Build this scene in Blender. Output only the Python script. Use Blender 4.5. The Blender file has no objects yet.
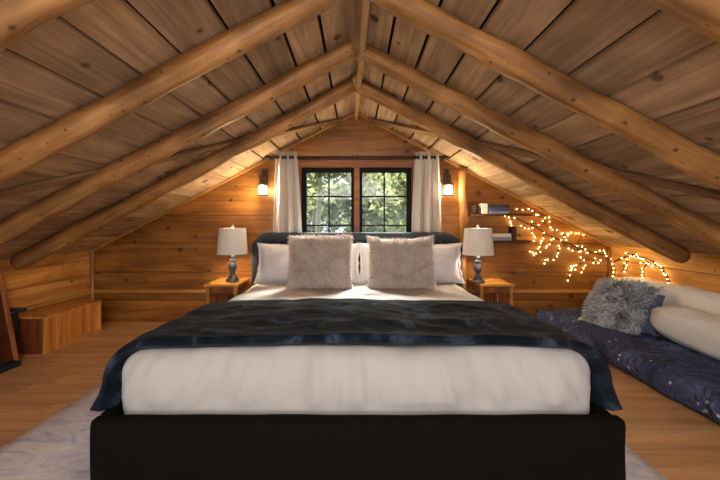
import bpy, math, random
from mathutils import Vector, Matrix, Euler, noise as mn
R = math.radians
rnd = random.Random(7)
scene = bpy.context.scene
col = scene.collection

# ------------------------------------------------------------------ objects
def tag(o, label=None, cat=None, group=None, kind=None):
    if label: o['label'] = label
    if cat: o['category'] = cat
    if group: o['group'] = group
    if kind: o['kind'] = kind
    return o

def thing(name, label, cat, loc=(0, 0, 0), rot=(0, 0, 0), group=None):
    o = bpy.data.objects.new(name, None)
    o.empty_display_size = .05
    col.objects.link(o)
    o.location = loc
    o.rotation_euler = rot
    return tag(o, label, cat, group)

class MB:
    """collects faces for ONE mesh"""
    def __init__(s):
        s.v = []; s.f = []; s.pid = []; s.sm = []
    def add(s, vs, fs, pid=0., smooth=False):
        b = len(s.v)
        s.v.extend([tuple(p) for p in vs])
        for f in fs:
            s.f.append([i + b for i in f]); s.pid.append(pid); s.sm.append(smooth)
        return s
    def hexa(s, p, pid=0.):           # p: 4 bottom + 4 top, both counter-clockwise from above
        return s.add(p, [(3, 2, 1, 0), (4, 5, 6, 7), (0, 1, 5, 4), (1, 2, 6, 5), (2, 3, 7, 6), (3, 0, 4, 7)], pid)
    def box(s, lo, hi, pid=0., M=None):
        x0, y0, z0 = lo; x1, y1, z1 = hi
        p = [(x0, y0, z0), (x1, y0, z0), (x1, y1, z0), (x0, y1, z0), (x0, y0, z1), (x1, y0, z1), (x1, y1, z1), (x0, y1, z1)]
        if M: p = [M @ Vector(q) for q in p]
        return s.hexa(p, pid)
    def bar(s, a, b, w, h, pid=0., up=(0, 0, 1)):
        a = Vector(a); b = Vector(b); d = (b - a).normalized(); u = Vector(up)
        r = d.cross(u)
        if r.length < 1e-4: r = d.cross(Vector((0, 1, 0)))
        r.normalize(); u = r.cross(d)
        q = [-r * w / 2 - u * h / 2, r * w / 2 - u * h / 2, r * w / 2 + u * h / 2, -r * w / 2 + u * h / 2]
        s.add([a + k for k in q] + [b + k for k in q],
              [(0, 1, 2, 3), (7, 6, 5, 4), (1, 0, 4, 5), (2, 1, 5, 6), (3, 2, 6, 7), (0, 3, 7, 4)], pid)
        return s
    def tube(s, pts, rad, n=10, cap=True, pid=0., wob=0., seed=0.):
        pts = [Vector(p) for p in pts]
        rr = rad if isinstance(rad, (list, tuple)) else [rad] * len(pts)
        vs = []; fs = []
        prev = None
        for i, p in enumerate(pts):
            t = (pts[min(i + 1, len(pts) - 1)] - pts[max(i - 1, 0)])
            t = t.normalized() if t.length > 1e-9 else Vector((0, 0, 1))
            if prev is None:
                a = t.cross(Vector((0, 0, 1)))
                if a.length < 1e-3: a = t.cross(Vector((0, 1, 0)))
            else:
                a = prev - t * prev.dot(t)
            a.normalize(); prev = a; b = t.cross(a)
            for k in range(n):
                an = 2 * math.pi * k / n
                d = a * math.cos(an) + b * math.sin(an)
                r = rr[i]
                if wob: r *= 1 + wob * mn.noise(Vector((p.x * 5 + seed, p.y * 5 + d.x * 1.2, p.z * 5 + d.z * 1.2 + d.y)))
                vs.append(p + d * r)
        for i in range(len(pts) - 1):
            for k in range(n):
                k2 = (k + 1) % n
                fs.append((i * n + k, i * n + k2, (i + 1) * n + k2, (i + 1) * n + k))
        if cap:
            fs.append(tuple(range(n))[::-1]); fs.append(tuple((len(pts) - 1) * n + k for k in range(n)))
        return s.add(vs, fs, pid, True)
    def lathe(s, prof, n=24, c=(0, 0, 0), pid=0.):
        vs = []; fs = []
        for r, z in prof:
            for k in range(n):
                a = 2 * math.pi * k / n
                vs.append((c[0] + r * math.cos(a), c[1] + r * math.sin(a), c[2] + z))
        for i in range(len(prof) - 1):
            for k in range(n):
                k2 = (k + 1) % n
                fs.append((i * n + k, i * n + k2, (i + 1) * n + k2, (i + 1) * n + k))
        if prof[0][0] > 1e-6: fs.append(tuple(range(n))[::-1])
        if prof[-1][0] > 1e-6: fs.append(tuple((len(prof) - 1) * n + k for k in range(n)))
        return s.add(vs, fs, pid, True)
    def sphere(s, c, r, n=10, m=6, pid=0.):
        return s.lathe([(r * math.sin(math.pi * i / m), -r * math.cos(math.pi * i / m)) for i in range(m + 1)], n, c, pid)
    def rbox(s, lo, hi, r, nx, ny, nz, disp=None, pid=0.):
        """box with rounded edges on a fine grid; disp(p, n) -> offset vector"""
        lo = Vector(lo); hi = Vector(hi)
        idx = {}; vs = []; fs = []
        N = (nx, ny, nz)
        rr = r if isinstance(r, (tuple, list)) else (r, r, r)
        def vert(i, j, k):
            key = (i, j, k)
            if key in idx: return idx[key]
            p = Vector((lo[a] + (hi[a] - lo[a]) * key[a] / N[a] for a in range(3)))
            q = Vector((min(max(p[a], lo[a] + rr[a]), hi[a] - rr[a]) for a in range(3)))
            d = p - q
            e = Vector((d[a] / rr[a] for a in range(3)))
            nn = e.normalized() if e.length > 1e-9 else Vector((0, 0, 1))
            o = q + Vector((nn[a] * rr[a] for a in range(3)))
            nv = Vector((nn[a] / rr[a] for a in range(3))).normalized()
            if disp: o = o + disp(o, nv)
            idx[key] = len(vs); vs.append(o)
            return idx[key]
        for i in range(nx):
            for j in range(ny):
                fs.append([vert(i, j, 0), vert(i, j + 1, 0), vert(i + 1, j + 1, 0), vert(i + 1, j, 0)])
                fs.append([vert(i, j, nz), vert(i + 1, j, nz), vert(i + 1, j + 1, nz), vert(i, j + 1, nz)])
        for i in range(nx):
            for k in range(nz):
                fs.append([vert(i, 0, k), vert(i + 1, 0, k), vert(i + 1, 0, k + 1), vert(i, 0, k + 1)])
                fs.append([vert(i, ny, k), vert(i, ny, k + 1), vert(i + 1, ny, k + 1), vert(i + 1, ny, k)])
        for j in range(ny):
            for k in range(nz):
                fs.append([vert(0, j, k), vert(0, j, k + 1), vert(0, j + 1, k + 1), vert(0, j + 1, k)])
                fs.append([vert(nx, j, k), vert(nx, j + 1, k), vert(nx, j + 1, k + 1), vert(nx, j, k + 1)])
        return s.add(vs, fs, pid, True)
    def grid(s, f, nu, nv, pid=0., flip=False):
        vs = [f(i / nu, j / nv) for j in range(nv + 1) for i in range(nu + 1)]
        fs = []
        for j in range(nv):
            for i in range(nu):
                a = j * (nu + 1) + i
                q = (a, a + 1, a + nu + 2, a + nu + 1)
                fs.append(q[::-1] if flip else q)
        return s.add(vs, fs, pid, True)
    def build(s, name, mat, parent=None, bevel=0., loc=None, rot=None, seg=2, kind=None):
        me = bpy.data.meshes.new(name)
        me.from_pydata(s.v, [], s.f)
        me.polygons.foreach_set('use_smooth', s.sm)
        at = me.attributes.new('pid', 'FLOAT', 'FACE')
        at.data.foreach_set('value', s.pid)
        me.materials.append(mat)
        me.update()
        o = bpy.data.objects.new(name, me)
        col.objects.link(o)
        if parent: o.parent = parent
        if loc: o.location = loc
        if rot: o.rotation_euler = rot
        if bevel:
            b = o.modifiers.new('bevel', 'BEVEL'); b.width = bevel; b.segments = seg; b.limit_method = 'ANGLE'
            b.angle_limit = R(40)
        if kind: o['kind'] = kind
        return o

def copy_tree(o, parent=None):
    c = o.copy(); col.objects.link(c); c.parent = parent
    for ch in list(o.children): copy_tree(ch, c)
    return c

# ------------------------------------------------------------------ materials
def srgb(h):
    h = h.lstrip('#')
    c = [int(h[i:i + 2], 16) / 255 for i in (0, 2, 4)]
    return tuple(x / 12.92 if x <= .04045 else ((x + .055) / 1.055) ** 2.4 for x in c) + (1,)

class NT:
    def __init__(s, name):
        s.m = bpy.data.materials.new(name); s.m.use_nodes = True
        s.t = s.m.node_tree; s.t.nodes.clear()
        s.out = s.n('ShaderNodeOutputMaterial')
    def n(s, typ, **kw):
        x = s.t.nodes.new(typ)
        for k, v in kw.items(): setattr(x, k, v)
        return x
    def l(s, a, b): s.t.links.new(a, b)
    def val(s, sock, v):
        if hasattr(v, 'links'): s.l(v, sock)
        else: sock.default_value = v
    def math(s, op, a, b=0., c=None):
        x = s.n('ShaderNodeMath', operation=op)
        s.val(x.inputs[0], a); s.val(x.inputs[1], b)
        if c is not None: s.val(x.inputs[2], c)
        return x.outputs[0]
    def mix(s, f, a, b, mode='MIX'):
        x = s.n('ShaderNodeMix', data_type='RGBA', blend_type=mode)
        s.val(x.inputs[0], f); s.val(x.inputs[6], a); s.val(x.inputs[7], b)
        return x.outputs[2]
    def noise(s, vec, scale, detail=4., rough=.55, dist=0.):
        x = s.n('ShaderNodeTexNoise')
        if vec is not None: s.l(vec, x.inputs['Vector'])
        x.inputs['Scale'].default_value = scale; x.inputs['Detail'].default_value = detail
        x.inputs['Roughness'].default_value = rough; x.inputs['Distortion'].default_value = dist
        return x.outputs['Fac']
    def ramp(s, f, stops):
        x = s.n('ShaderNodeValToRGB')
        e = x.color_ramp.elements
        while len(e) < len(stops): e.new(.5)
        for k, (p, c) in enumerate(stops):
            e[k].position = p; e[k].color = c if len(c) == 4 else (*c, 1)
        s.l(f, x.inputs[0]); return x.outputs[0]
    def coords(s, scale=(1, 1, 1), pid=False):
        c = s.n('ShaderNodeTexCoord').outputs['Object']
        if pid:
            a = s.n('ShaderNodeAttribute', attribute_name='pid')
            sc = s.n('ShaderNodeVectorMath', operation='SCALE'); sc.inputs[0].default_value = (37.1, 11.7, 23.3)
            s.l(a.outputs['Fac'], sc.inputs['Scale'])
            ad = s.n('ShaderNodeVectorMath', operation='ADD'); s.l(c, ad.inputs[0]); s.l(sc.outputs[0], ad.inputs[1])
            c = ad.outputs[0]; s.pidv = a.outputs['Fac']
        mu = s.n('ShaderNodeVectorMath', operation='MULTIPLY'); s.l(c, mu.inputs[0]); mu.inputs[1].default_value = scale
        return mu.outputs[0], c
    def bsdf(s, color, rough=.6, spec=.3, bump=None, bs=.2, bd=.01, **kw):
        b = s.n('ShaderNodeBsdfPrincipled')
        s.val(b.inputs['Base Color'], color); s.val(b.inputs['Roughness'], rough)
        b.inputs['Specular IOR Level'].default_value = spec
        for k, v in kw.items(): s.val(b.inputs[k.replace('_', ' ')], v)
        if bump is not None:
            x = s.n('ShaderNodeBump'); x.inputs['Strength'].default_value = bs; x.inputs['Distance'].default_value = bd
            s.l(bump, x.inputs['Height']); s.l(x.outputs[0], b.inputs['Normal'])
        s.l(b.outputs[0], s.out.inputs[0]); s.b = b
        return s.m

def wood(name, light, mid, dark, axis=0, var=.25, knots=.5, kscale=2.2, rough=.5, spec=.3, grain=1., blotch=0., kax=2, kr=.055):
    t = NT(name)
    sc = [9., 9., 9.]; sc[axis] = .8
    v, raw = t.coords(tuple(sc), True)
    n1 = t.noise(v, 1.6, 5, .6, .8)
    c = t.ramp(n1, [(.28, srgb(dark)), (.5, srgb(mid)), (.72, srgb(light))])
    sc2 = [60., 60., 60.]; sc2[axis] = 1.5
    mu = t.n('ShaderNodeVectorMath', operation='MULTIPLY'); t.l(raw, mu.inputs[0]); mu.inputs[1].default_value = sc2
    n2 = t.noise(mu.outputs[0], 1., 3, .6)
    g = t.ramp(n2, [(.3, (1 - .18 * grain,) * 3), (.7, (1 + .08 * grain,) * 3)])
    c = t.mix(1., c, g, 'MULTIPLY')
    if blotch:
        n3 = t.noise(raw, 2.3, 3, .6)
        c = t.mix(1., c, t.ramp(n3, [(.35, (1 - blotch,) * 3), (.65, (1 + blotch * .5,) * 3)]), 'MULTIPLY')
    # tone of each board
    tone = t.math('MULTIPLY_ADD', t.pidv, 2 * var, 1 - var)
    cb = t.n('ShaderNodeCombineColor')
    t.l(tone, cb.inputs[0]); t.l(tone, cb.inputs[1]); t.l(tone, cb.inputs[2])
    c = t.mix(1., c, cb.outputs[0], 'MULTIPLY')
    if knots:
        sx = t.n('ShaderNodeSeparateXYZ'); t.l(raw, sx.inputs[0])
        if kax == 'r':
            o2 = [a for a in range(3) if a != axis]
            ac = t.math('MULTIPLY', t.math('ARCTAN2', sx.outputs[o2[0]], sx.outputs[o2[1]]), .06)
        else: ac = sx.outputs[kax]
        mk = t.n('ShaderNodeCombineXYZ')
        wob = t.noise(raw, 14, 2, .5)
        t.l(t.math('MULTIPLY', sx.outputs[axis], kscale), mk.inputs[0]); t.l(t.math('MULTIPLY_ADD', wob, .12, t.math('MULTIPLY', ac, kscale * 1.3)), mk.inputs[1])
        vo = t.n('ShaderNodeTexVoronoi', voronoi_dimensions='2D'); t.l(mk.outputs[0], vo.inputs['Vector']); vo.inputs['Scale'].default_value = 1.
        sep = t.n('ShaderNodeSeparateColor'); t.l(vo.outputs['Color'], sep.inputs[0])
        rad = t.math('MULTIPLY', t.math('POWER', sep.outputs[0], 2.), kr)
        k = t.n('ShaderNodeMapRange', interpolation_type='SMOOTHSTEP')
        t.l(t.math('SUBTRACT', vo.outputs['Distance'], rad), k.inputs[0])
        k.inputs[1].default_value = -.01; k.inputs[2].default_value = .055; k.inputs[3].default_value = 1; k.inputs[4].default_value = 0
        on = t.math('GREATER_THAN', sep.outputs[1], 1 - knots)
        c = t.mix(t.math('MULTIPLY', t.math('MULTIPLY', k.outputs[0], on), .85), c, tuple(x * .3 for x in srgb(dark)[:3]) + (1,))
    return t.bsdf(c, rough, spec, n2, .25, .004)

def plain(name, h, rough=.6, spec=.3, nscale=0, bs=.3, bd=.004, var=.0, **kw):
    t = NT(name)
    v, raw = t.coords((1, 1, 1), True)
    c = srgb(h); b = None
    n = t.noise(raw, nscale or 40, 4, .6)
    if var:
        c = t.mix(1., c, t.ramp(n, [(.3, (1 - var,) * 3), (.7, (1 + var * .6,) * 3)]), 'MULTIPLY')
    if nscale: b = n
    return t.bsdf(c, rough, spec, b, bs, bd, **kw)

def emit(name, h, strength):
    t = NT(name)
    e = t.n('ShaderNodeEmission'); e.inputs[0].default_value = srgb(h); e.inputs[1].default_value = strength
    t.l(e.outputs[0], t.out.inputs[0]); return t.m

def glass(name, tint=(.66, .68, .67, 1), gloss=.02):
    t = NT(name)
    a = t.n('ShaderNodeBsdfTransparent'); a.inputs[0].default_value = tint
    g = t.n('ShaderNodeBsdfGlossy'); g.inputs['Roughness'].default_value = .03
    m = t.n('ShaderNodeMixShader'); m.inputs[0].default_value = gloss
    t.l(a.outputs[0], m.inputs[1]); t.l(g.outputs[0], m.inputs[2]); t.l(m.outputs[0], t.out.inputs[0]); return t.m

def sheer(name, h, trans=.35, nscale=300):
    t = NT(name)
    v, raw = t.coords((1, 1, 1), True)
    n = t.noise(raw, nscale, 2, .5)
    c = t.mix(1., srgb(h), t.ramp(n, [(.3, (.92,) * 3), (.7, (1.03,) * 3)]), 'MULTIPLY')
    d = t.n('ShaderNodeBsdfDiffuse'); tr = t.n('ShaderNodeBsdfTranslucent')
    t.l(c, d.inputs[0]); t.l(c, tr.inputs[0])
    m = t.n('ShaderNodeMixShader'); m.inputs[0].default_value = trans
    t.l(d.outputs[0], m.inputs[1]); t.l(tr.outputs[0], m.inputs[2]); t.l(m.outputs[0], t.out.inputs[0]); return t.m

M = {}
M['ceil'] = wood('ceiling planks', '#d0b08c', '#ba9974', '#9d7c5a', 1, .22, .65, 3.2, .75, .12, 1.2, .25, 0, .1)
M['groove'] = plain('plank gap', '#1c110a', .9, .1)
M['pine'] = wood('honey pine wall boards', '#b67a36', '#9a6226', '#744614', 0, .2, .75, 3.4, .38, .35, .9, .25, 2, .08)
M['pine_y'] = wood('pine side wall boards', '#ecb670', '#d8994c', '#a86c2c', 1, .18, .7, 3.0, .42, .35, 1., .2)
M['log'] = wood('peeled log', '#c8945a', '#a9753f', '#7e5228', 0, 0., .8, 8.5, .5, .3, 1.4, .45, 'r', .08)
M['log_z'] = wood('peeled post', '#b8864a', '#986634', '#744820', 2, 0., .6, 6, .5, .3, .9, .25, 'r')
M['brace'] = wood('brace board', '#b28a60', '#94704c', '#6f4d30', 0, 0., .4, 4, .7, .2, 1., .2, 1)
M['ridge'] = wood('ridge board', '#c29a63', '#b08650', '#8f683a', 1, 0., .2, 3, .6, .2, .8)
M['trim'] = wood('trim strip', '#d8a055', '#c58a42', '#a06a2c', 0, 0., .2, 3, .4, .35, .6)
M['trim_y'] = wood('trim strip along room', '#d8a055', '#c58a42', '#a06a2c', 1, 0., .2, 3, .4, .35, .6)
M['trim_z'] = wood('upright strip', '#d8b078', '#c0905a', '#8a5c2c', 2, 0., .5, 4, .5, .3, .8)
M['casing'] = wood('window casing', '#a86a3c', '#90552c', '#70401e', 0, 0., .2, 3, .45, .3, .7)
M['floor'] = wood('laminate floor', '#dfb284', '#ce9c6c', '#b88656', 0, .11, 0, 1, .38, .35, .8, .06)
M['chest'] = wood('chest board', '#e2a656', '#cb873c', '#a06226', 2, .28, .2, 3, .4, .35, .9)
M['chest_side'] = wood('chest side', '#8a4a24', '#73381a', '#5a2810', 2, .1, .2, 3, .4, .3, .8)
M['mahog'] = wood('dark red panel', '#5a2a16', '#48200f', '#341508', 2, 0, 0, 3, .45, .3, .8)
M['edge'] = wood('panel edge', '#b5723c', '#9a5a2a', '#7c421c', 2, 0, 0, 3, .45, .3, .6)
M['night'] = wood('nightstand top', '#dca352', '#cc8f3e', '#b0742c', 0, .1, .1, 3, .35, .35, .6)
M['rattan'] = wood('rattan', '#a8642c', '#8a4a1e', '#653210', 2, .2, 0, 3, .5, .3, .8)
M['shelf'] = wood('dark shelf board', '#5a3a22', '#47290f', '#2e190a', 0, 0, 0, 3, .5, .3, .8)
M['black'] = plain('black fabric', '#100d0b', .9, .1, 500, .4, .002, .25)
M['char'] = plain('charcoal upholstery', '#3a3f44', .9, .08, 600, .5, .002, .15)
M['char2'] = plain('charcoal piping', '#2c3034', .9, .08, 600, .4, .002, .1)
M['white'] = plain('white cotton', '#bfb9b3', .85, .15, 260, .12, .002, .04)
M['sham'] = plain('white sham cotton', '#d9d5d6', .85, .15, 120, .18, .003, .05)
def furmat(name, a, b):
    t = NT(name); v, raw = t.coords((1, 1, 1)); at = t.n('ShaderNodeAttribute', attribute_name='pid')
    c = t.mix(at.outputs['Fac'], srgb(a), srgb(b))
    return t.bsdf(c, .85, .1, t.noise(raw, 60, 3, .6), .3, .004)
M['fur'] = furmat('blush fur', '#cbb6a7', '#f0e4d9')
M['furg'] = furmat('grey fur', '#767c84', '#eceef0')
M['slate'] = plain('slate cotton', '#585c70', .85, .15, 120, .2, .003, .1)
M['bolster'] = plain('white bolster cotton', '#f2efe9', .85, .15, 90, .25, .004, .06)
M['shade'] = sheer('lamp shade linen', '#e9e1d3', .06)
M['curtain'] = sheer('curtain cotton', '#ece6dc', .4)
M['iron'] = plain('black iron', '#1b1815', .45, .5, 120, .1, .001, .1)
M['sash'] = plain('black sash paint', '#120d09', .6, .15, 90, .1, .001, .1)
M['bronze'] = plain('aged lantern metal', '#4a4038', .5, .5, 60, .2, .002, .3, Metallic=.4)
M['grey'] = plain('weathered grey lamp base', '#4e545b', .6, .35, 45, .4, .003, .45)
M['steel'] = plain('brushed finial', '#c8c2b6', .3, .6, Metallic=.8)
M['cord'] = plain('white cord', '#ded6c4', .6, .3)
M['glass'] = glass('window glass')
M['lglass'] = emit('lit lantern glass', '#ffe9c4', 13)
M['bulb'] = emit('lit fairy bulb', '#ffd084', 10)
M['wire'] = plain('brown twig wire', '#3a2413', .8, .2)
M['cream'] = plain('cream cover', '#d9cfc0', .7, .2)
M['bookblue'] = plain('blue cover', '#4a5470', .6, .3)
M['bookdark'] = plain('dark cover', '#2a2830', .6, .3)
M['bookgrey'] = plain('grey cover', '#8d8a92', .6, .3)
M['paper'] = plain('page edges', '#d5c9b0', .8, .1, 300, .3, .001, .1)
M['brown'] = plain('dark brown wood', '#3f2413', .55, .3)
M['bark'] = plain('tree bark', '#b3aa98', .9, .1, 12, .5, .02, .35)
M['ground'] = plain('forest floor', '#4a5236', .95, .1, 3, .4, .05, .3)
def leafmat(name, a, b):
    t = NT(name); v, raw = t.coords((1, 1, 1), True)
    c = t.mix(t.pidv, srgb(a), srgb(b))
    d = t.n('ShaderNodeBsdfDiffuse'); tr = t.n('ShaderNodeBsdfTranslucent')
    t.l(c, d.inputs[0]); t.l(c, tr.inputs[0])
    m = t.n('ShaderNodeMixShader'); m.inputs[0].default_value = .45
    t.l(d.outputs[0], m.inputs[1]); t.l(tr.outputs[0], m.inputs[2]); t.l(m.outputs[0], t.out.inputs[0]); return t.m
M['leaf'] = leafmat('leaves', '#575f3c', '#878a62')
M['leaf2'] = leafmat('darker leaves', '#414b38', '#6b7256')

def velvet():
    t = NT('navy velvet'); v, raw = t.coords((1, 1, 1))
    n = t.noise(raw, 5.5, 5, .62, .9); n2 = t.noise(raw, 220, 2, .5)
    c = t.ramp(n, [(.36, srgb('#0d1218')), (.52, srgb('#1a222c')), (.7, srgb('#435060'))])
    return t.bsdf(c, .85, .06, t.math('ADD', n, t.math('MULTIPLY', n2, .1)), .3, .02, Sheen_Weight=.04, Sheen_Roughness=.4)
M['velvet'] = velvet()
def starry():
    t = NT('starry navy cotton'); v, raw = t.coords((1, 1, 1))
    n = t.noise(raw, 4, 5, .65, .6)
    c = t.ramp(n, [(.35, srgb('#343c5a')), (.55, srgb('#4c5678')), (.72, srgb('#68749e'))])
    vo = t.n('ShaderNodeTexVoronoi'); t.l(raw, vo.inputs['Vector']); vo.inputs['Scale'].default_value = 20
    sep = t.n('ShaderNodeSeparateColor'); t.l(vo.outputs['Color'], sep.inputs[0])
    k = t.math('MULTIPLY', t.math('LESS_THAN', vo.outputs['Distance'], .17), t.math('GREATER_THAN', sep.outputs[0], .72))
    k = t.math('MULTIPLY', k, .8)
    c = t.mix(k, c, srgb('#d6d8e0'))
    n3 = t.noise(raw, 9, 6, .75, 1.5)
    c = t.mix(t.ramp(n3, [(.6, (0, 0, 0)), (.72, (.5, .5, .5))]), c, srgb('#9aa2b8'))
    cr = t.math('ABSOLUTE', t.math('SUBTRACT', t.noise(raw, 7, 3, .5, 1.), .5))
    return t.bsdf(c, .8, .2, cr, .9, .12)
M['starry'] = starry()
def rugmat():
    t = NT('faded lilac rug'); v, raw = t.coords((1, 2.2, 1))
    n = t.noise(v, 5, 6, .7, 1.2); n2 = t.noise(raw, 300, 2, .5); n4 = t.noise(raw, 1.6, 3, .6)
    c = t.ramp(n, [(.3, srgb('#9f98b8')), (.45, srgb('#cfc9d4')), (.58, srgb('#e4dfda')), (.72, srgb('#d2c2b0'))])
    c = t.mix(t.ramp(n4, [(.4, (0, 0, 0)), (.7, (.5, .5, .5))]), c, srgb('#ebe7e8'))
    return t.bsdf(c, .95, .05, n2, .5, .004)
M['rug'] = rugmat()

# ------------------------------------------------------------------ room
XL, XR, YB, YN = -2.64, 2.54, 3.67, -2.2
AP, SL = 2.10, .525
def roofz(x): return AP - SL * abs(x)

# floor: boards run across the room
m = MB(); y = YN; k = 0
m.box((XL - .1, YN, -.06), (XR + .1, YB + .05, -.012), .5)
f2 = MB()
while y < YB + .02:
    x = XL - .05 - rnd.random() * 1.2
    while x < XR + .05:
        x2 = x + 1.28
        f2.box((max(x, XL - .05) + .0006, y + .0006, -.011), (min(x2, XR + .05) - .0006, min(y + .128, YB + .02) - .0006, 0), rnd.random())
        x = x2
    y += .128
f2.v += []
base = len(f2.v)
f2.add(m.v, m.f, .2)
f2.build('floor', M['floor'], kind='structure')

# ceiling: planks run from the window wall towards us
def ceiling(sgn, name):
    m = MB(); x = 0.; i = 0
    xe = (abs(XL) if sgn < 0 else XR) + .16
    widths = [.19, .178, .2, .17, .185, .165, .195]
    def q(xx, dz): return AP - SL * xx + dz
    while x < xe:
        w = widths[(i * 3 + (2 if sgn > 0 else 0)) % 7]; x2 = min(x + w - .016, xe)
        ys = [YN, YN + 1.6 + rnd.random() * 1.8 if i % 3 else YB + .1, YB + .1]
        for a, b in zip(ys, ys[1:]):
            if b - a < .05: continue
            p = []
            lift = rnd.uniform(0, .004)
            for dz in (0 + lift, .022):
                c = [(sgn * x, a), (sgn * x2, a), (sgn * x2, b), (sgn * x, b)]
                if sgn < 0: c = [c[1], c[0], c[3], c[2]]
                p += [(X, Y, q(abs(X), dz)) for X, Y in c]
            m.hexa(p, rnd.random())
        x += w; i += 1
    o = m.build(name, M['ceil'], bevel=.0025, seg=1, kind='structure')
    b = MB(); p = []
    for dz in (.023, .06):
        c = [(0, YN), (sgn * xe, YN), (sgn * xe, YB + .1), (0, YB + .1)]
        if sgn < 0: c = [c[1], c[0], c[3], c[2]]
        p += [(X, Y, q(abs(X), dz)) for X, Y in c]
    b.hexa(p); b.build('roof_deck', M['groove'], o)
ceiling(-1, 'ceiling_left'); ceiling(1, 'ceiling_right')

# window wall: horizontal boards with an opening
WX0, WX1, WZ0, WZ1 = -.545, .555, .60, 1.545
m = MB(); rows = [0, .22, .50, .79, 1.07, 1.35, 1.63, 1.91, 2.2]
def hw(z, s):
    lim = abs(XL) if s < 0 else XR
    return min(lim + .02, max((AP + .012 - z) / SL, 0.0))
def gpoly(x00, x01, x10, x11, z0, z1, pid):
    m.hexa([(x00, YB, z0), (x01, YB, z0), (x01, YB + .025, z0), (x00, YB + .025, z0),
            (x10, YB, z1), (x11, YB, z1), (x11, YB + .025, z1), (x10, YB + .025, z1)], pid)
cut = sorted(set(rows + [WZ0, WZ1, roofz(XL), roofz(XR)]))
pids = {}
for z0, z1 in zip(cut, cut[1:]):
    if z0 > AP: break
    z1 = min(z1, AP + .01)
    row = max(r for r in rows if r <= z0 + 1e-6)
    a = z0 + (.0025 if z0 in rows else 0); b = z1 - (.0025 if z1 in rows else 0)
    if row not in pids: pids[row] = (rnd.random(), rnd.random(), rnd.random())
    L0, L1, R0, R1 = -hw(a, -1), -hw(b, -1), hw(a, 1), hw(b, 1)
    if z0 >= WZ0 - 1e-6 and z1 <= WZ1 + 1e-6:
        gpoly(L0, WX0, L1, WX0, a, b, pids[row][0]); gpoly(WX1, R0, WX1, R1, a, b, pids[row][1])
    else:
        gpoly(L0, R0, L1, R1, a, b, pids[row][0])
wall = m.build('wall_back', M['pine'], kind='structure')
b = MB()
b.box((XL - .1, YB + .026, -.05), (WX0, YB + .06, 2.2)); b.box((WX1, YB + .026, -.05), (XR + .1, YB + .06, 2.2))
b.box((WX0, YB + .026, -.05), (WX1, YB + .06, WZ0)); b.box((WX0, YB + .026, WZ1), (WX1, YB + .06, 2.2))
b.build('sheathing', M['groove'], wall)
def kneewall(s, name):
    X = XL if s < 0 else XR
    m = MB(); z = 0
    for h in (.155, .155, .165, .15, .17, .16):
        z1 = min(z + h, roofz(X) + .02)
        if z1 - z < .02: break
        ysp = [YN, rnd.uniform(.2, 1.6), YB]
        for a, b in zip(ysp, ysp[1:]):
            lo, hi = ((X - .02, X) if s < 0 else (X, X + .02))
            m.box((lo, a + .001, z + .002), (hi, b - .001, z1 - .002), rnd.random())
        z = z1
    o = m.build(name, M['pine_y'], bevel=.002, seg=1, kind='structure')
    b = MB()
    lo, hi = ((X - .06, X - .021) if s < 0 else (X + .021, X + .06))
    b.box((lo, YN, -.05), (hi, YB + .05, roofz(X) + .05)); b.build('sheathing', M['groove'], o)
kneewall(-1, 'wall_left'); kneewall(1, 'wall_right')

# trim
def trim(name, mat, lo, hi, bev=.003):
    m = MB(); m.box(lo, hi, .5); return m.build(name, mat, bevel=bev, kind='structure')
trim('trim_1', M['trim'], (XL, YB - .016, .295), (-1.0, YB, .325))
trim('trim_2', M['trim'], (1.02, YB - .016, .295), (XR, YB, .325))
trim('trim_3', M['trim_y'], (XL, YN, .29), (XL + .02, YB - .016, .325))
trim('trim_4', M['trim_y'], (XR - .014, YN, .295), (XR, YB - .016, .325))
m = MB(); pts = [(XL + .018, YB - .018, z * .73 / 12) for z in range(13)]
m.tube(pts, .015, 8, wob=.5, seed=3); m.build('trim_5', M['trim_z'], kind='structure')
m = MB(); pts = [(XR - .014, YB - .014, z * .76 / 12) for z in range(13)]
m.tube(pts, .011, 8, wob=.3, seed=5); m.build('trim_6', M['log_z'], kind='structure')
for s, n in ((-1, 'trim_7'), (1, 'trim_8')):
    X = abs(XL) if s < 0 else XR
    m = MB(); m.bar((s * .02, YB - .012, AP - .022), (s * X, YB - .012, AP - .012 - SL * X), .022, .02, .5, up=(0, 0, 1))
    m.build(n, M['trim'], bevel=.003, kind='structure')
# window casing
trim('trim_9', M['casing'], (-.63, YB - .02, WZ1), (.64, YB, WZ1 + .075))
trim('trim_10', M['casing'], (-.62, YB - .018, WZ0 - .07), (WX0, YB, WZ1))
trim('trim_11', M['casing'], (WX1, YB - .018, WZ0 - .07), (.63, YB, WZ1))
trim('trim_12', M['casing'], (-.63, YB - .035, WZ0 - .03), (.64, YB, WZ0))

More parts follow.
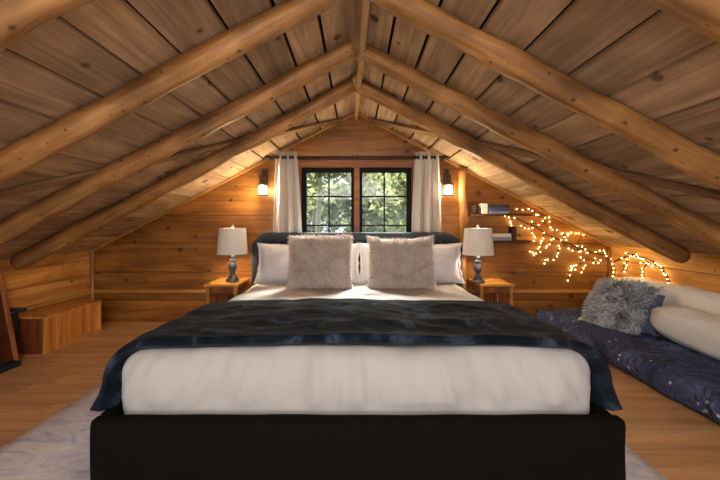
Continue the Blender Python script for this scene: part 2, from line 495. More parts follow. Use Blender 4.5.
# the window
win = bpy.data.objects.new('window_1', None); col.objects.link(win); win.location = (0, YB, WZ0); win['kind'] = 'structure'
H = WZ1 - WZ0
m = MB(); m.box((-.02, -.01, 0), (.035, .05, H), .3); m.build('mullion', M['casing'], win, .003)
m = MB()
m.box((WX0, 0, H - .022), (-.02, .055, H)); m.box((WX0, 0, 0), (-.02, .055, .022))
m.box((.035, 0, H - .022), (WX1, .055, H)); m.box((.035, 0, 0), (WX1, .055, .022))
m.box((WX0, 0, .022), (WX0 + .022, .055, H - .022)); m.box((WX1 - .022, 0, .022), (WX1, .055, H - .022))
m.build('frame', M['sash'], win, .002)
for x0, x1 in ((WX0 + .022, -.02), (.035, WX1 - .022)):
    z0, z1 = .022, H - .022; w = .028
    m = MB()
    m.box((x0, .008, z0), (x0 + w, .045, z1)); m.box((x1 - w, .008, z0), (x1, .045, z1))
    m.box((x0 + w, .008, z0), (x1 - w, .045, z0 + w)); m.box((x0 + w, .008, z1 - w), (x1 - w, .045, z1))
    sash = m.build('sash', M['sash'], win, .002)
    m = MB(); cx = (x0 + x1) / 2; g0, g1 = z0 + w, z1 - w
    m.box((cx - .007, .014, g0), (cx + .007, .038, g1))
    for zz in (1.255 - WZ0, .965 - WZ0):
        m.box((x0 + w, .0145, zz - .007), (x1 - w, .0375, zz + .007))
    m.build('muntin', M['sash'], sash)
    m = MB(); m.box((x0 + w, .025, g0), (x1 - w, .028, g1)); m.build('pane', M['glass'], sash)

# ------------------------------------------------------------------ roof timbers
tops = ['nearest, cut by the upper corner of the photo', 'second from the front', 'third from the front', 'farthest one, ending above the wall']
where = {-1: ['peeled log rafter on the left slope, nearest us, cut off by the upper left corner',
              'thick peeled log rafter on the left slope, second from the front',
              'peeled log rafter on the left slope, second from the window wall',
              'left peeled log rafter nearest the window, its end above the low chest'],
         1: ['peeled log rafter on the right slope, nearest us, cut off by the upper right corner',
             'thick peeled log rafter on the right slope, second from the front',
             'peeled log rafter on the right slope, second from the window wall',
             'right peeled log rafter nearest the window, its end by the fairy lights']}
ang = math.atan(SL)
for s in (-1, 1):
    for i, Y in enumerate((.98, 1.58, 2.18, 2.78)):
        Ln = (2.46 if s > 0 else 2.545) / math.cos(ang)
        m = MB(); pts = []; rr = []
        n = 70
        sd = 10 * i + (3 if s > 0 else 0)
        for k in range(n + 1):
            u = k / n
            pts.append((.02 + u * Ln, .018 * mn.noise(Vector((u * 3.1 + sd, 1.5, 0))), .010 * mn.noise(Vector((u * 3.1, sd + .5, 7)))))
            r = (.049 + .016 * u) * (1 + .07 * mn.noise(Vector((u * 14, sd, 2.))))
            rr.append(r)
        rr = [rr[0] * .95] + rr[1:-2] + [rr[-2] * .97, rr[-1] * .82]
        m.tube(pts, rr, 24, wob=.2, seed=sd)
        o = m.build('log_rafter', M['log'], loc=(0, Y - (.05 if s > 0 and i == 0 else 0), AP - .064), rot=Euler((0, ang if s > 0 else math.pi - ang, 0)))
        tag(o, where[s][i], 'rafter', 'log rafters under the roof planks')
m = MB(); m.bar((.075, .3, 1.985), (0.0, YB, 2.03), .034, .045, .5)
tag(m.build('ridge_board', M['ridge'], bevel=.003), 'thin pale board running along the ridge between the two roof slopes', 'board')
def brace(s, label):
    A = Vector((s * 2.3, 1.31, 0)); B = Vector((s * .14, 3.63, 0))
    L = (B - A).length
    m = MB()
    nrm = Vector((s * SL, 0, 1)).normalized()
    for v in (A, B): v.z = roofz(v.x) - .018
    d = (B - A); L = d.length; d.normalize(); side = nrm.cross(d)
    mw = Matrix(((d.x, side.x, nrm.x), (d.y, side.y, nrm.y), (d.z, side.z, nrm.z)))
    m.box((0, -.036, -.011), (L, .036, .011), .5)
    o = m.build('diagonal_brace', M['brace'], bevel=.004, loc=A, rot=mw.to_euler())
    tag(o, label, 'brace')
brace(-1, 'flat board running diagonally under the left roof planks above the rafters')
brace(1, 'flat board running diagonally under the right roof planks above the rafters')
m = MB(); n = 24
m.tube([(1.05 + .006 * math.sin(k * .5), 3.60, k * 1.535 / n) for k in range(n + 1)], [.042 + .003 * math.sin(k * 1.7) for k in range(n + 1)], 16, wob=.12, seed=2)
tag(m.build('log_post', M['log_z']), 'upright peeled log post beside the right end of the headboard', 'post')

# ------------------------------------------------------------------ rug
def rugd(p, n): return Vector((0, 0, .002 * mn.noise(p * 9)))
m = MB(); m.rbox((-1.56, -.6, .0005), (1.2, 2.33, .011), (.005, .005, .005), 40, 40, 2, rugd)
tag(m.build('area_rug', M['rug']), 'faded lilac and beige woven rug on the floor under the bed', 'rug')

# ------------------------------------------------------------------ bed
bed = thing('bed', 'king bed with charcoal padded headboard and black fabric base', 'bed', (0, 2.5, .011))
def L(o): return tuple(a - b for a, b in zip(o, (0, 2.5, .011)))
m = MB()
m.rbox(L((-1.003, 1.372, .0125)), L((1.016, 1.435, .255)), .016, 60, 4, 10, lambda p, n: n * .004 * mn.noise(p * 5))
m.build('footboard', M['black'], bed)
for s in (-1, 1):
    m = MB(); a, b = sorted((s * 1.018, s * .965))
    m.rbox(L((a, 1.45, .02)), L((b, 3.5, .245)), .014, 4, 40, 8)
    m.build('side_rail', M['black'], bed)
m = MB(); m.box(L((-.965, 1.455, .08)), L((.965, 3.5, .148))); m.build('platform', M['black'], bed)
for s in (-1, 1):
    for y in (1.42, 3.45):
        m = MB(); m.box(L((s * .95 - .03, y - .025, .011)), L((s * .95 + .03, y + .025, .022))); m.build('leg', M['iron'], bed)
# headboard: padded panel with a raised rounded border
HX0, HX1, HT, HR = -1.0, 1.02, .9, .17
def arch(inset, nseg=10):
    r = HR - inset; x0, x1, t = HX0 + inset, HX1 - inset, HT - inset
    pts = [(x0, .05)] + [(x0, .05 + (t - r - .05) * k / 6) for k in range(1, 6)]
    for k in range(nseg + 1):
        a = math.pi - k * math.pi / 2 / nseg
        pts.append((x0 + r + r * math.cos(a), t - r + r * math.sin(a)))
    pts += [(x0 + r + (x1 - x0 - 2 * r) * k / 8, t) for k in range(1, 8)]
    for k in range(nseg + 1):
        a = math.pi / 2 - k * math.pi / 2 / nseg
        pts.append((x1 - r + r * math.cos(a), t - r + r * math.sin(a)))
    pts += [(x1, .05 + (t - r - .05) * (5 - k) / 6) for k in range(0, 5)] + [(x1, .05)]
    return pts
def plate(pts, y0, y1):
    m = MB(); n = len(pts)
    vs = [L((x, y0, z)) for x, z in pts] + [L((x, y1, z)) for x, z in pts]
    fs = [tuple(range(n))[::-1], tuple(range(n, 2 * n))] + [(i, (i + 1) % n, n + (i + 1) % n, n + i) for i in range(n)]
    m.add(vs, [f[::-1] for f in fs]); return m
hb = plate(arch(.06), 3.51, 3.585).build('headboard', M['char'], bed, .012, seg=3)
# border: sweep of a rounded rectangle along the arch
pts = arch(.042); m = MB(); vs = []; fs = []; n = len(pts); ns = 14
for i, (x, z) in enumerate(pts):
    p0 = pts[max(i - 1, 0)]; p1 = pts[min(i + 1, n - 1)]
    tx, tz = p1[0] - p0[0], p1[1] - p0[1]; l = math.hypot(tx, tz); nx, nz = -tz / l, tx / l
    for k in range(ns):
        a = 2 * math.pi * k / ns; ca, sa = math.cos(a), math.sin(a)
        du = .042 * math.copysign(abs(ca) ** .6, ca); dy = .05 * math.copysign(abs(sa) ** .6, sa)
        vs.append(L((x + nx * du, 3.54 + dy, z + nz * du)))
for i in range(n - 1):
    for k in range(ns):
        k2 = (k + 1) % ns; fs.append((i * ns + k, i * ns + k2, (i + 1) * ns + k2, (i + 1) * ns + k))
m.add(vs, fs, 0, True); m.build('border', M['char'], hb)
m = MB(); m.tube([L((x, 3.503, z)) for x, z in arch(.096)], .007, 8); m.build('piping', M['char2'], hb)

# duvet
DX0, DX1, DY0, DY1 = -.955, .96, 1.458, 3.50
def dtop(y): return .478 - .033 * min(max((y - 1.5) / 1.5, 0), 1)
def duv(p, n):
    o = Vector((0, 0, 0))
    if p.z > .3: o.z += (dtop(p.y) - .505) * min(1, (p.z - .3) / .1)
    top = max(0, n.z) if p.z > .3 else 0
    cx = (p.x - .0) / .95
    o.z += top * (.012 * (1 - cx * cx) + .014 * mn.noise(Vector((p.x * 2.2, p.y * 2.6, 1))) + .007 * mn.noise(Vector((p.x * 6, p.y * 3.5, 4))))
    fr = max(0, -n.y) * min(1, max(0, (p.z - .24) / .05))
    if fr:
        slant = p.x * 9 + (p.z - .35) * (p.x * 6)
        a = mn.noise(Vector((slant * 2.2, p.z * 1.5, 3))); b = mn.noise(Vector((slant * 6., p.z * 2, 9)))
        low = min(1, max(0, (.52 - p.z) / .2))
        o.y -= fr * (.03 * mn.noise(Vector((p.x * 7, p.z * .8, 11))) + .016 * a + .009 * low * b + .008 * math.sin(math.pi * min(1, max(0, (p.z - .26) / .24))))  # broad folds stand in for soft vertical shade bands on the front
    sd = abs(n.x)
    o.x += math.copysign(sd, n.x) * .008 * mn.noise(Vector((p.y * 6, p.z * 3, 5)))
    return o
m = MB(); m.rbox((DX0, DY0, .15), (DX1, DY1, .505), (.10, .05, .1), 150, 90, 34, duv)
duvet = m.build('duvet', M['white'])
tag(duvet, 'smooth white duvet tucked over the mattress of the bed', 'duvet')

# throw blanket: a folded thick layer lying over the foot and both sides
BY0, BY1, TH = 1.452, 2.26, .042
def bcurve(s, y, off, fl=1.):
    """s in 0..1 from left hem over the top to the right hem"""
    top = dtop(y) + .008 + off; r = .125 + off
    x0, x1 = DX0 - .012 - off, DX1 + .012 + off
    zb = .25
    hs = top - r - zb; arc = math.pi / 2 * r; w = x1 - x0 - 2 * r
    tot = 2 * hs + 2 * arc + w; d = s * tot
    def flare(t): return fl * .04 * t ** 1.3
    if d < hs: t = 1 - d / hs; return Vector((x0 - flare(t), y, zb + d))
    d -= hs
    if d < arc: a = math.pi - d / r; return Vector((x0 + r + r * math.cos(a), y, top - r + r * math.sin(a)))
    d -= arc
    if d < w:
        x = x0 + r + d; c = x / .95
        return Vector((x, y, top + .012 * (1 - c * c) * min(1, (w - d) / .2, d / .2)))
    d -= w
    if d < arc: a = math.pi / 2 - d / r; return Vector((x1 - r + r * math.cos(a), y, top - r + r * math.sin(a)))
    d -= arc
    t = d / hs; return Vector((x1 + flare(t), y, top - r - d))
def bl(u, v):
    # v runs round the closed section: outer surface front->back, then inner back->front
    y_span = BY1 - BY0
    if v <= .8: t = v / .8; outer = True
    else: t = 1 - (v - .8) / .2; outer = False
    e = min(t, 1 - t) * y_span
    rr = TH * .5
    k = math.sqrt(max(0, 1 - (1 - min(1, e / rr)) ** 2))
    off = TH * .5 + (TH * .5 * k if outer else -TH * .5 * k)
    wav = .018 * mn.noise(Vector((u * 5, 3.3, 1)))
    far = BY1 + .035 * mn.noise(Vector((u * 4, 8.1, 2))) - .05 * max(0, abs(u - .5) - .33) / .17
    near = BY0 + wav * .4 + .012 * max(0, 1 - abs(u - .5) / .3)
    y = near + (far - near) * t
    p = bcurve(u, y, off + (.012 * k if outer else 0) * max(0, abs(u - .5) - .36) / .14 + (.0 if not outer else (.018 * k * mn.noise(Vector((u * 7, y * 6, 2))) + .012 * k * (.3 - abs(mn.noise(Vector((u * 10 - y * 4, y * 8 + u * 6, 7))))) + .010 * k * abs(mn.noise(Vector((u * 9 + y * 2, y * 9, 5)))))), .62 + (.38 * k if outer else -.37 * k))
    return p
m = MB(); m.grid(bl, 200, 90)
m.f.append([201 * j for j in range(90)]); m.f.append([201 * j + 200 for j in range(90)][::-1]); m.pid += [0, 0]; m.sm += [False, False]
tag(m.build('throw_blanket', M['velvet']), 'thick dark navy velvet throw folded across the foot of the bed', 'blanket')

# ------------------------------------------------------------------ pillows
def pillow(name, mat, w, h, t, loc, lean, rz, label, cat, group=None, fur=0, flange=0., roll=0, seed=1, furlen=.04, sag=.0, strand=None):
    m = MB(); n = 36
    rr = random.Random(seed)
    def shape(u, v, side):
        a, b = 2 * u - 1, 2 * v - 1
        k = ((1 - abs(a) ** 3.0) * (1 - abs(b) ** 3.0)) ** .55 if abs(a) < 1 and abs(b) < 1 else 0
        pin = 1 - .07 * (1 - b * b) * abs(a) ** 2
        pin2 = 1 - .06 * (1 - a * a) * abs(b) ** 2
        x = a * w / 2 * pin; z = h / 2 + b * h / 2 * pin2
        z -= sag * (1 - a * a) * max(0, b) * h
        wr = .010 * mn.noise(Vector((x * 9 + seed, z * 9, side))) + .006 * mn.noise(Vector((x * 22 + seed, z * 22, side)))
        y = side * (t / 2 * k + wr * min(1, k * 2))
        belly = .02 * (1 - v)
        return Vector((x, y - belly * side * 0, z))
    m.grid(lambda u, v: shape(u, v, -1), n, n, 0)
    m.grid(lambda u, v: shape(u, v, 1), n, n, 0, True)
    if flange:
        per = []
        for k in range(80):
            e = k / 80 * 4
            if e < 1: uv = (e, 0)
            elif e < 2: uv = (1, e - 1)
            elif e < 3: uv = (3 - e, 1)
            else: uv = (0, 4 - e)
            per.append(uv)
        vs = []; fs = []
        for uv in per:
            p = shape(uv[0], uv[1], -1); c = Vector((0, 0, h / 2)); d = (p - c); d.y = 0
            o = p + d.normalized() * flange * (1 + .5 * mn.noise(Vector((uv[0] * 9, uv[1] * 9, seed)))) + Vector((0, .016 * mn.noise(Vector((uv[0] * 11, uv[1] * 11, seed + 3.))), 0))
            o.z = max(o.z, .002)
            vs += [p + Vector((0, -.003, 0)), o + Vector((0, -.002, 0)), o + Vector((0, .002, 0)), p + Vector((0, .003, 0))]
        N = 80
        for i in range(N):
            j = (i + 1) % N
            for q in range(4):
                q2 = (q + 1) % 4; fs.append((4 * i + q, 4 * j + q, 4 * j + q2, 4 * i + q2))
        m.add(vs, fs, 0, True)
    if fur:
        for i in range(fur):
            u, v = rr.random(), rr.random()
            side = -1 if rr.random() < .8 else 1
            p = shape(u, v, side); e = .01
            du = shape(min(1, u + e), v, side) - shape(max(0, u - e), v, side); dv = shape(u, min(1, v + e), side) - shape(u, max(0, v - e), side)
            nn = du.cross(dv)
            if nn.length < 1e-12: continue
            nn = nn.normalized() * (1 if side < 0 else -1)
            edge = max(abs(2 * u - 1), abs(2 * v - 1)) ** 6
            outw = Vector((p.x, 0, p.z - h / 2)).normalized()
            cl = mn.noise_vector(Vector((p.x * 14, side * 3 + seed, p.z * 14)))
            d = (nn * (.55 - .2 * edge) + outw * .75 * edge + Vector((cl.x, 0, cl.z)) * .8 + Vector((rr.uniform(-.3, .3), 0, rr.uniform(-.75, .1)))).normalized()
            ln = furlen * rr.uniform(.6, 1.15)
            sidev = d.cross(nn)
            if sidev.length < 1e-6: continue
            sidev = sidev.normalized() * (strand or .0022)
            q1 = p + d * ln * .55; q2 = p + (d * .85 + Vector((0, 0, -.2))).normalized() * ln
            m.add([p - sidev, p + sidev, q1 + sidev * .8, q1 - sidev * .8, q2], [(0, 1, 2, 3), (3, 2, 4)], rr.random(), True)
    o = m.build(name, mat, loc=loc, rot=Euler((R(-lean), R(roll), R(rz)), 'XYZ'))
    return tag(o, label, cat, group)
pz = .462
pillow('bed_pillow', M['sham'], .92, .365, .22, (-.43, 3.27, pz - .01), 17, 0, 'white flanged pillow at the left against the headboard, behind the fluffy cushion', 'pillow', 'white pillows on the bed', flange=.024, seed=4, sag=.05)
pillow('bed_pillow', M['sham'], .92, .365, .22, (.492, 3.27, pz - .01), 17, 0, 'white flanged pillow at the right against the headboard, behind the fluffy cushion', 'pillow', 'white pillows on the bed', flange=.024, seed=9, sag=.05)
pillow('fur_cushion', M['fur'], .53, .445, .17, (-.30, 3.01, pz - .01), 16, 1, 'fluffy blush fur cushion standing left of centre on the bed', 'cushion', 'blush fur cushions on the bed', fur=15000, seed=21, furlen=.03)
pillow('fur_cushion', M['fur'], .55, .445, .17, (.375, 3.01, pz - .01), 16, -1, 'fluffy blush fur cushion with dipped top edge, standing right of centre on the bed', 'cushion', 'blush fur cushions on the bed', fur=15000, seed=33, furlen=.028, sag=.06)

# ------------------------------------------------------------------ floor mattress by the right wall
def mat_d(p, n):
    k = 1 if p.z > .02 else 0
    e = min(1, max(0, (p.x - 1.7) / .1))
    o = Vector((0, 0, k * n.z * (.016 * mn.noise(Vector((p.x * 4, p.y * 3, 2))) + .034 * (.35 - abs(mn.noise(Vector((p.x * 6 + p.y * 3 + mn.noise(p * 5), p.y * 4.5 - p.x * 2, 6))))) + .016 * (.3 - abs(mn.noise(Vector((p.x * 13, p.y * 11 + p.x * 6, 3))))))))
    o.x += -abs(n.x) * .022 * mn.noise(Vector((p.y * 6, p.z * 4, 3))) * k if n.x < 0 else 0
    o.x += -.008 * abs(mn.noise(Vector((p.y * 16, p.z * 3, 8)))) if n.x < -.3 else 0
    return o
m = MB(); m.rbox((1.75, .5, .001), (2.522, 3.64, .15), (.07, .06, .06), 60, 220, 8, mat_d)
tag(m.build('floor_mattress', M['starry']), 'low floor mattress under a navy star patterned cover by the right wall', 'mattress')
def longp(name, y0, y1, xc, zc, rx, rz, label, seed, tilt=0, pw=5):
    m = MB(); n = 160; ns = 40
    vs = []; fs = []
    for i in range(n + 1):
        u = i / n; y = y0 + (y1 - y0) * u
        a = abs(2 * u - 1); k = max(.02, (1 - a ** pw)) ** .5
        for j in range(ns):
            an = 2 * math.pi * j / ns
            ca, sa = math.cos(an), math.sin(an)
            wr = 1 + .10 * mn.noise(Vector((y * 4 + seed, ca * 1.5, sa * 1.5))) + .05 * mn.noise(Vector((y * 11 + seed, ca * 3, sa * 3))) - .14 * max(0, .22 - abs(mn.noise(Vector((y * 5 + ca * 2 + seed, ca * 2.2, sa * 2.2 + y * 2)))))
            px_ = rx * math.copysign(abs(ca) ** .8, ca) * k * wr; pz_ = rz * math.copysign(abs(sa) ** .8, sa) * k * wr
            pz_ = max(pz_, -rz * .98)
            vs.append((xc + px_ + tilt * pz_, y, zc + pz_))
    for i in range(n):
        for j in range(ns):
            j2 = (j + 1) % ns; fs.append((i * ns + j, i * ns + j2, (i + 1) * ns + j2, (i + 1) * ns + j))
    fs.append(tuple(range(ns))[::-1]); fs.append(tuple(n * ns + j for j in range(ns)))
    m.add(vs, fs, 0, True)
    o = m.build(name, M['bolster']); return o
tag(longp('back_cushion', 3.6, .9, 2.452, .335, .062, .185, '', 2, .06, 8), 'long white cushion leaning along the right wall behind the bolster', 'cushion')
tag(longp('bolster_pillow', 2.80, 1.0, 2.265, .285, .118, .13, '', 12, 0, 6), 'plump white bolster pillow lying on the starry floor mattress', 'pillow')
pillow('fur_cushion', M['furg'], .43, .41, .17, (2.025, 2.95, .155), 37, -70, 'shaggy grey fur cushion leaning on the floor mattress at the right wall', 'cushion', fur=9000, seed=41, furlen=.06, strand=.0042)
pillow('slate_pillow', M['slate'], .34, .32, .12, (2.14, 2.86, .155), 24, -66, 'plain slate blue pillow tucked behind the shaggy grey cushion', 'pillow', seed=47)

# ------------------------------------------------------------------ nightstands and lamps
def nightstand(x0, x1, label):
    cx, cy = (x0 + x1) / 2, 3.44
    w, d, h = x1 - x0, .40, .45
    r = thing('nightstand', label, 'nightstand', (cx, cy, 0), group='rattan nightstands beside the bed')
    m = MB(); m.box((-w / 2, -d / 2, h - .025), (w / 2, d / 2, h), .5); m.build('top', M['night'], r, .004)
    for sx in (-1, 1):
        for sy in (-1, 1):
            m = MB(); px_, py_ = sx * (w / 2 - .028), sy * (d / 2 - .028)
            m.tube([(px_, py_, z * (h - .026) / 6) for z in range(7)], .017, 10); m.build('leg', M['night'], r)
    m = MB()
    for sy in (-1, 1):
        m.bar((-w / 2 + .03, sy * (d / 2 - .028), .395), (w / 2 - .03, sy * (d / 2 - .028), .395), .02, .045, .4)
    for sx in (-1, 1):
        m.bar((sx * (w / 2 - .028), -d / 2 + .03, .395), (sx * (w / 2 - .028), d / 2 - .03, .395), .02, .045, .6)
    m.build('apron', M['rattan'], r)
    for k in range(-1, 2):
        m = MB(); m.tube([(k * w * .23 + .05 * math.sin(a), -d / 2 + .026, .31 + .06 * math.cos(a)) for a in [i * math.pi / 10 for i in range(21)]], .006, 6); m.build('rattan_ring', M['rattan'], r)
    for k in range(7):
        x = -w / 2 + .05 + (w - .1) * k / 6
        m = MB(); m.tube([(x, -d / 2 + .036, .14), (x, -d / 2 + .036, .373)], .006, 6, pid=rnd.random()); m.build('rattan_rod', M['rattan'], r)
    m = MB(); m.box((-w / 2 + .02, -d / 2 + .02, .115), (w / 2 - .02, d / 2 - .02, .14), .3); m.build('shelf', M['night'], r, .003)
    return r
nightstand(-1.345, -1.045, 'rattan nightstand with pale wood top, left of the bed')
nightstand(1.095, 1.41, 'rattan nightstand with pale wood top, right of the bed by the log post')
def lamp(x, y, label, cord):
    r = thing('table_lamp', label, 'lamp', (x, y, .4502), group='table lamps on the nightstands')
    m = MB()
    m.lathe([(.0, .0), (.058, .0), (.06, .01), (.055, .022), (.04, .03), (.034, .042), (.036, .052), (.026, .06), (.021, .078), (.026, .095), (.037, .115), (.04, .135), (.036, .155),
             (.024, .172), (.021, .18), (.03, .186), (.031, .196), (.019, .202), (.016, .22), (.022, .226), (.014, .236), (.008, .245), (.008, .27), (0, .27)], 28)
    m.build('base', M['grey'], r)
    m = MB(); z0, z1 = .255, .49
    m.lathe([(.138, z0), (.12, z1)], 40); m.f = [f for f in m.f if len(f) == 4]; m.pid = m.pid[:len(m.f)]; m.sm = m.sm[:len(m.f)]
    vs = len(m.v); m.lathe([(.135, z0), (.117, z1)], 40); m.f = [f for f in m.f if len(f) == 4]; m.pid = m.pid[:len(m.f)]; m.sm = m.sm[:len(m.f)]
    sh = m.build('shade', M['shade'], r)
    for rad, z in ((.1375, z0), (.1195, z1)):
        m = MB(); m.tube([(rad * math.cos(2 * math.pi * k / 40), rad * math.sin(2 * math.pi * k / 40), z) for k in range(41)], .003, 6, False)
        m.build('trim_band', M['cream'], sh)
    m = MB(); m.tube([(-.118, 0, z1 - .01), (.118, 0, z1 - .01)], .002, 6); m.tube([(0, -.118, z1 - .01), (0, .118, z1 - .01)], .002, 6)
    m.tube([(.0, 0, .27), (.045, 0, .32), (.05, 0, .40), (.0, 0, z1 - .01)], .002, 6); m.tube([(0, 0, .27), (-.045, 0, .32), (-.05, 0, .40), (0, 0, z1 - .01)], .002, 6)
    m.build('harp', M['steel'], r)
    m = MB(); m.lathe([(0, .478), (.006, .48), (.006, .493), (.013, .50), (.015, .51), (.010, .52), (0, .526)], 14); m.build('finial', M['steel'], r)
    m = MB()
    m.tube([cord(i / 24) for i in range(25)], .003, 6); m.build('cord', M['cord'], r)
    d = bpy.data.lights.new('lamp bulb', 'POINT'); d.energy = 4.5; d.color = (1, .83, .62); d.shadow_soft_size = .03
    o = bpy.data.objects.new('lamp_light', d); col.objects.link(o); o.location = (x, y, .4502 + .36)
    return r
lamp(-1.15, 3.42, 'grey turned table lamp with white shade on the left nightstand', lambda t: (.05 * math.cos(t * 1.5) + .04 * t, .05 + .12 * t, .004 + .0 * t))
def cordR(t):
    # off the back of the top and looping down in front of the panel
    return (.05 + .14 * t, .05 + .11 * t, .004)
lamp(1.11, 3.34, 'grey turned table lamp with white shade on the right nightstand, below the shelves', cordR)

# ------------------------------------------------------------------ sconces
def sconce(x, label):
    r = thing('wall_sconce', label, 'sconce', (x, YB, 1.31), group='lantern sconces beside the window')
    m = MB(); m.box((-.03, -.018, .06), (.03, 0, .22)); m.build('back_plate', M['bronze'], r, .004)
    m = MB(); m.tube([(0, -.012, .14), (0, -.05, .19), (0, -.085, .195), (0, -.095, .17), (0, -.095, .15)], .007, 8); m.build('arm', M['bronze'], r)
    c = (0, -.095, 0)
    m = MB(); m.lathe([(0, .165), (.012, .16), (.022, .15), (.03, .14), (.03, .075), (.05, .06), (.053, .046), (.044, .042), (0, .042)], 20, c); m.build('cap', M['bronze'], r)
    m = MB(); m.lathe([(.0, .042), (.03, .042), (.038, .02), (.04, 0), (.038, -.025), (.03, -.042), (0, -.042)], 20, c); m.build('glass_globe', M['lglass'], r)
    for k in range(4):
        a = math.pi / 4 + k * math.pi / 2
        m = MB(); m.tube([(c[0] + .046 * math.cos(a), c[1] + .046 * math.sin(a), .046), (c[0] + .046 * math.cos(a), c[1] + .046 * math.sin(a), -.048)], .0025, 6); m.build('cage_bar', M['bronze'], r)
    m = MB(); m.lathe([(0, -.058), (.03, -.058), (.052, -.054), (.052, -.045), (.035, -.0425), (0, -.0425)], 20, c); m.build('base_ring', M['bronze'], r)
    d = bpy.data.lights.new('sconce lamp', 'POINT'); d.energy = 7; d.color = (1, .78, .5); d.shadow_soft_size = .045
    o = bpy.data.objects.new('lamp_light', d); col.objects.link(o); o.location = (x, YB - .15, 1.30)
sconce(-.91, 'lit iron lantern sconce on the wall left of the curtains')
sconce(.90, 'lit iron lantern sconce on the wall between the right curtain and log post')

# ------------------------------------------------------------------ curtains
RODZ, RODY = 1.627, 3.555
r = thing('curtain_rod', 'thin black curtain rod above the window', 'curtain rod', (0, RODY, RODZ))
m = MB(); m.tube([(-.86, 0, 0), (.88, 0, 0)], .011, 10); m.build('rod', M['iron'], r)
for s, x in ((-1, -.86), (1, .88)):
    m = MB(); m.sphere((x + s * .012, 0, 0), .02, 12, 8); m.build('finial', M['iron'], r)
for x in (.01, -.84, .86):
    m = MB(); m.bar((x, 0, 0), (x, YB - RODY - .001, 0), .012, .018); m.sphere((x, 0, 0), .019, 12, 8); m.build('bracket', M['iron'], r)
def curtain(xt0, xt1, xb0, xb1, nf, label, seed):
    r = thing('window_curtain', label, 'curtain', ((xt0 + xt1) / 2, RODY, RODZ), group='curtains at the window')
    cx = (xt0 + xt1) / 2
    zt, zb = .055, -1.05
    def f(u, v):
        z = zt + (zb - zt) * v
        k = v ** .8
        x0 = xt0 + (xb0 - xt0) * k; x1 = xt1 + (xb1 - xt1) * k
        ph = u * nf * 2 * math.pi
        x = x0 + (x1 - x0) * u - cx + .008 * math.sin(ph * 2)
        amp = .042 + .004 * mn.noise(Vector((u * 6, v * 2, seed)))
        return Vector((x, amp * math.sin(ph + .5 * v * math.sin(u * 7 + seed)) , z + (.004 * math.sin(ph) if v == 0 else 0)))
    m = MB(); m.grid(f, 120, 50)
    o = m.build('fabric', M['curtain'], r)
    s = o.modifiers.new('solid', 'SOLIDIFY'); s.thickness = .002
    for q in range(nf * 2):
        u = (q + .0) / (nf * 2) + 1 / (nf * 4) * 0
        p = f(min(.985, max(.015, u)), .05)
        m = MB(); m.tube([(p.x + .0, .021 * math.cos(a), .021 * math.sin(a)) for a in [2 * math.pi * k / 16 for k in range(17)]], .004, 6, False); m.build('grommet', M['iron'], r)
    return r
curtain(-.775, -.575, -.815, -.51, 3, 'pale cotton curtain gathered at the left side of the window', 1)
curtain(.57, .80, .525, .835, 3, 'pale cotton curtain gathered at the right side of the window', 5)

# ------------------------------------------------------------------ shelves and what stands on them
SY0 = 3.53
def shelf(x0, x1, z, label):
    m = MB(); m.box((x0, SY0, z - .018), (x1, YB - .001, z), .3)
    tag(m.build('wall_shelf', M['shelf'], bevel=.002), label, 'shelf', 'dark shelves on the window wall')
shelf(1.10, 1.70, 1.078, 'upper dark thin shelf holding the stacked blue books')
shelf(1.10, 1.69, .822, 'lower dark thin shelf behind the right lamp shade')
def book(x0, x1, z0, t, mat, label, d=.12, y0=3.535):
    r = thing('book', label, 'book', ((x0 + x1) / 2, y0, z0))
    w = x1 - x0
    m = MB(); m.box((-w / 2, 0, 0), (w / 2, d, .003)); m.box((-w / 2, 0, t - .003), (w / 2, d, t)); m.box((-w / 2, -.001, .003), (w / 2, .003, t - .003)); m.build('cover', mat, r)
    m = MB(); m.box((-w / 2 + .004, .0032, .0032), (w / 2 - .004, d - .004, t - .0032)); m.build('pages', M['paper'], r)
    return r
z = 1.0782
book(1.275, 1.475, z, .026, M['bookgrey'], 'grey book at the bottom of the stack on the upper shelf'); z += .0262
book(1.28, 1.47, z, .034, M['bookblue'], 'blue book in the middle of the stack on the upper shelf'); z += .0342
book(1.27, 1.475, z, .026, M['bookdark'], 'dark book on top of the stack on the upper shelf')
r = thing('book', 'cream book standing upright at the left end of the book stack', 'book', (1.24, 3.535, 1.0782))
m = MB(); m.box((-.027, 0, 0), (-.024, .11, .10)); m.box((.024, 0, 0), (.027, .11, .10)); m.box((-.024, 0, 0), (.024, .003, .10)); m.build('cover', M['cream'], r)
m = MB(); m.box((-.0235, .0035, .003), (.0235, .106, .096)); m.build('pages', M['paper'], r)
m = MB(); m.lathe([(0, 0), (.028, 0), (.03, .01), (.03, .085), (.026, .088), (.025, .02), (0, .02)], 20, (1.165, 3.58, 1.0782))
tag(m.build('cup', M['brown']), 'small dark brown cup at the left end of the upper shelf', 'cup')
book(1.29, 1.50, .8222, .034, M['bookgrey'], 'pale grey book lying at the bottom on the lower shelf')
book(1.285, 1.495, .8564, .032, M['cream'], 'cream book lying on the grey book on the lower shelf')
m = MB(); m.box((1.51, 3.535, .8222), (1.548, 3.64, .955), .5)
tag(m.build('wooden_block', M['brown'], bevel=.003), 'dark brown upright block beside the pale books on the lower shelf', 'bookend')

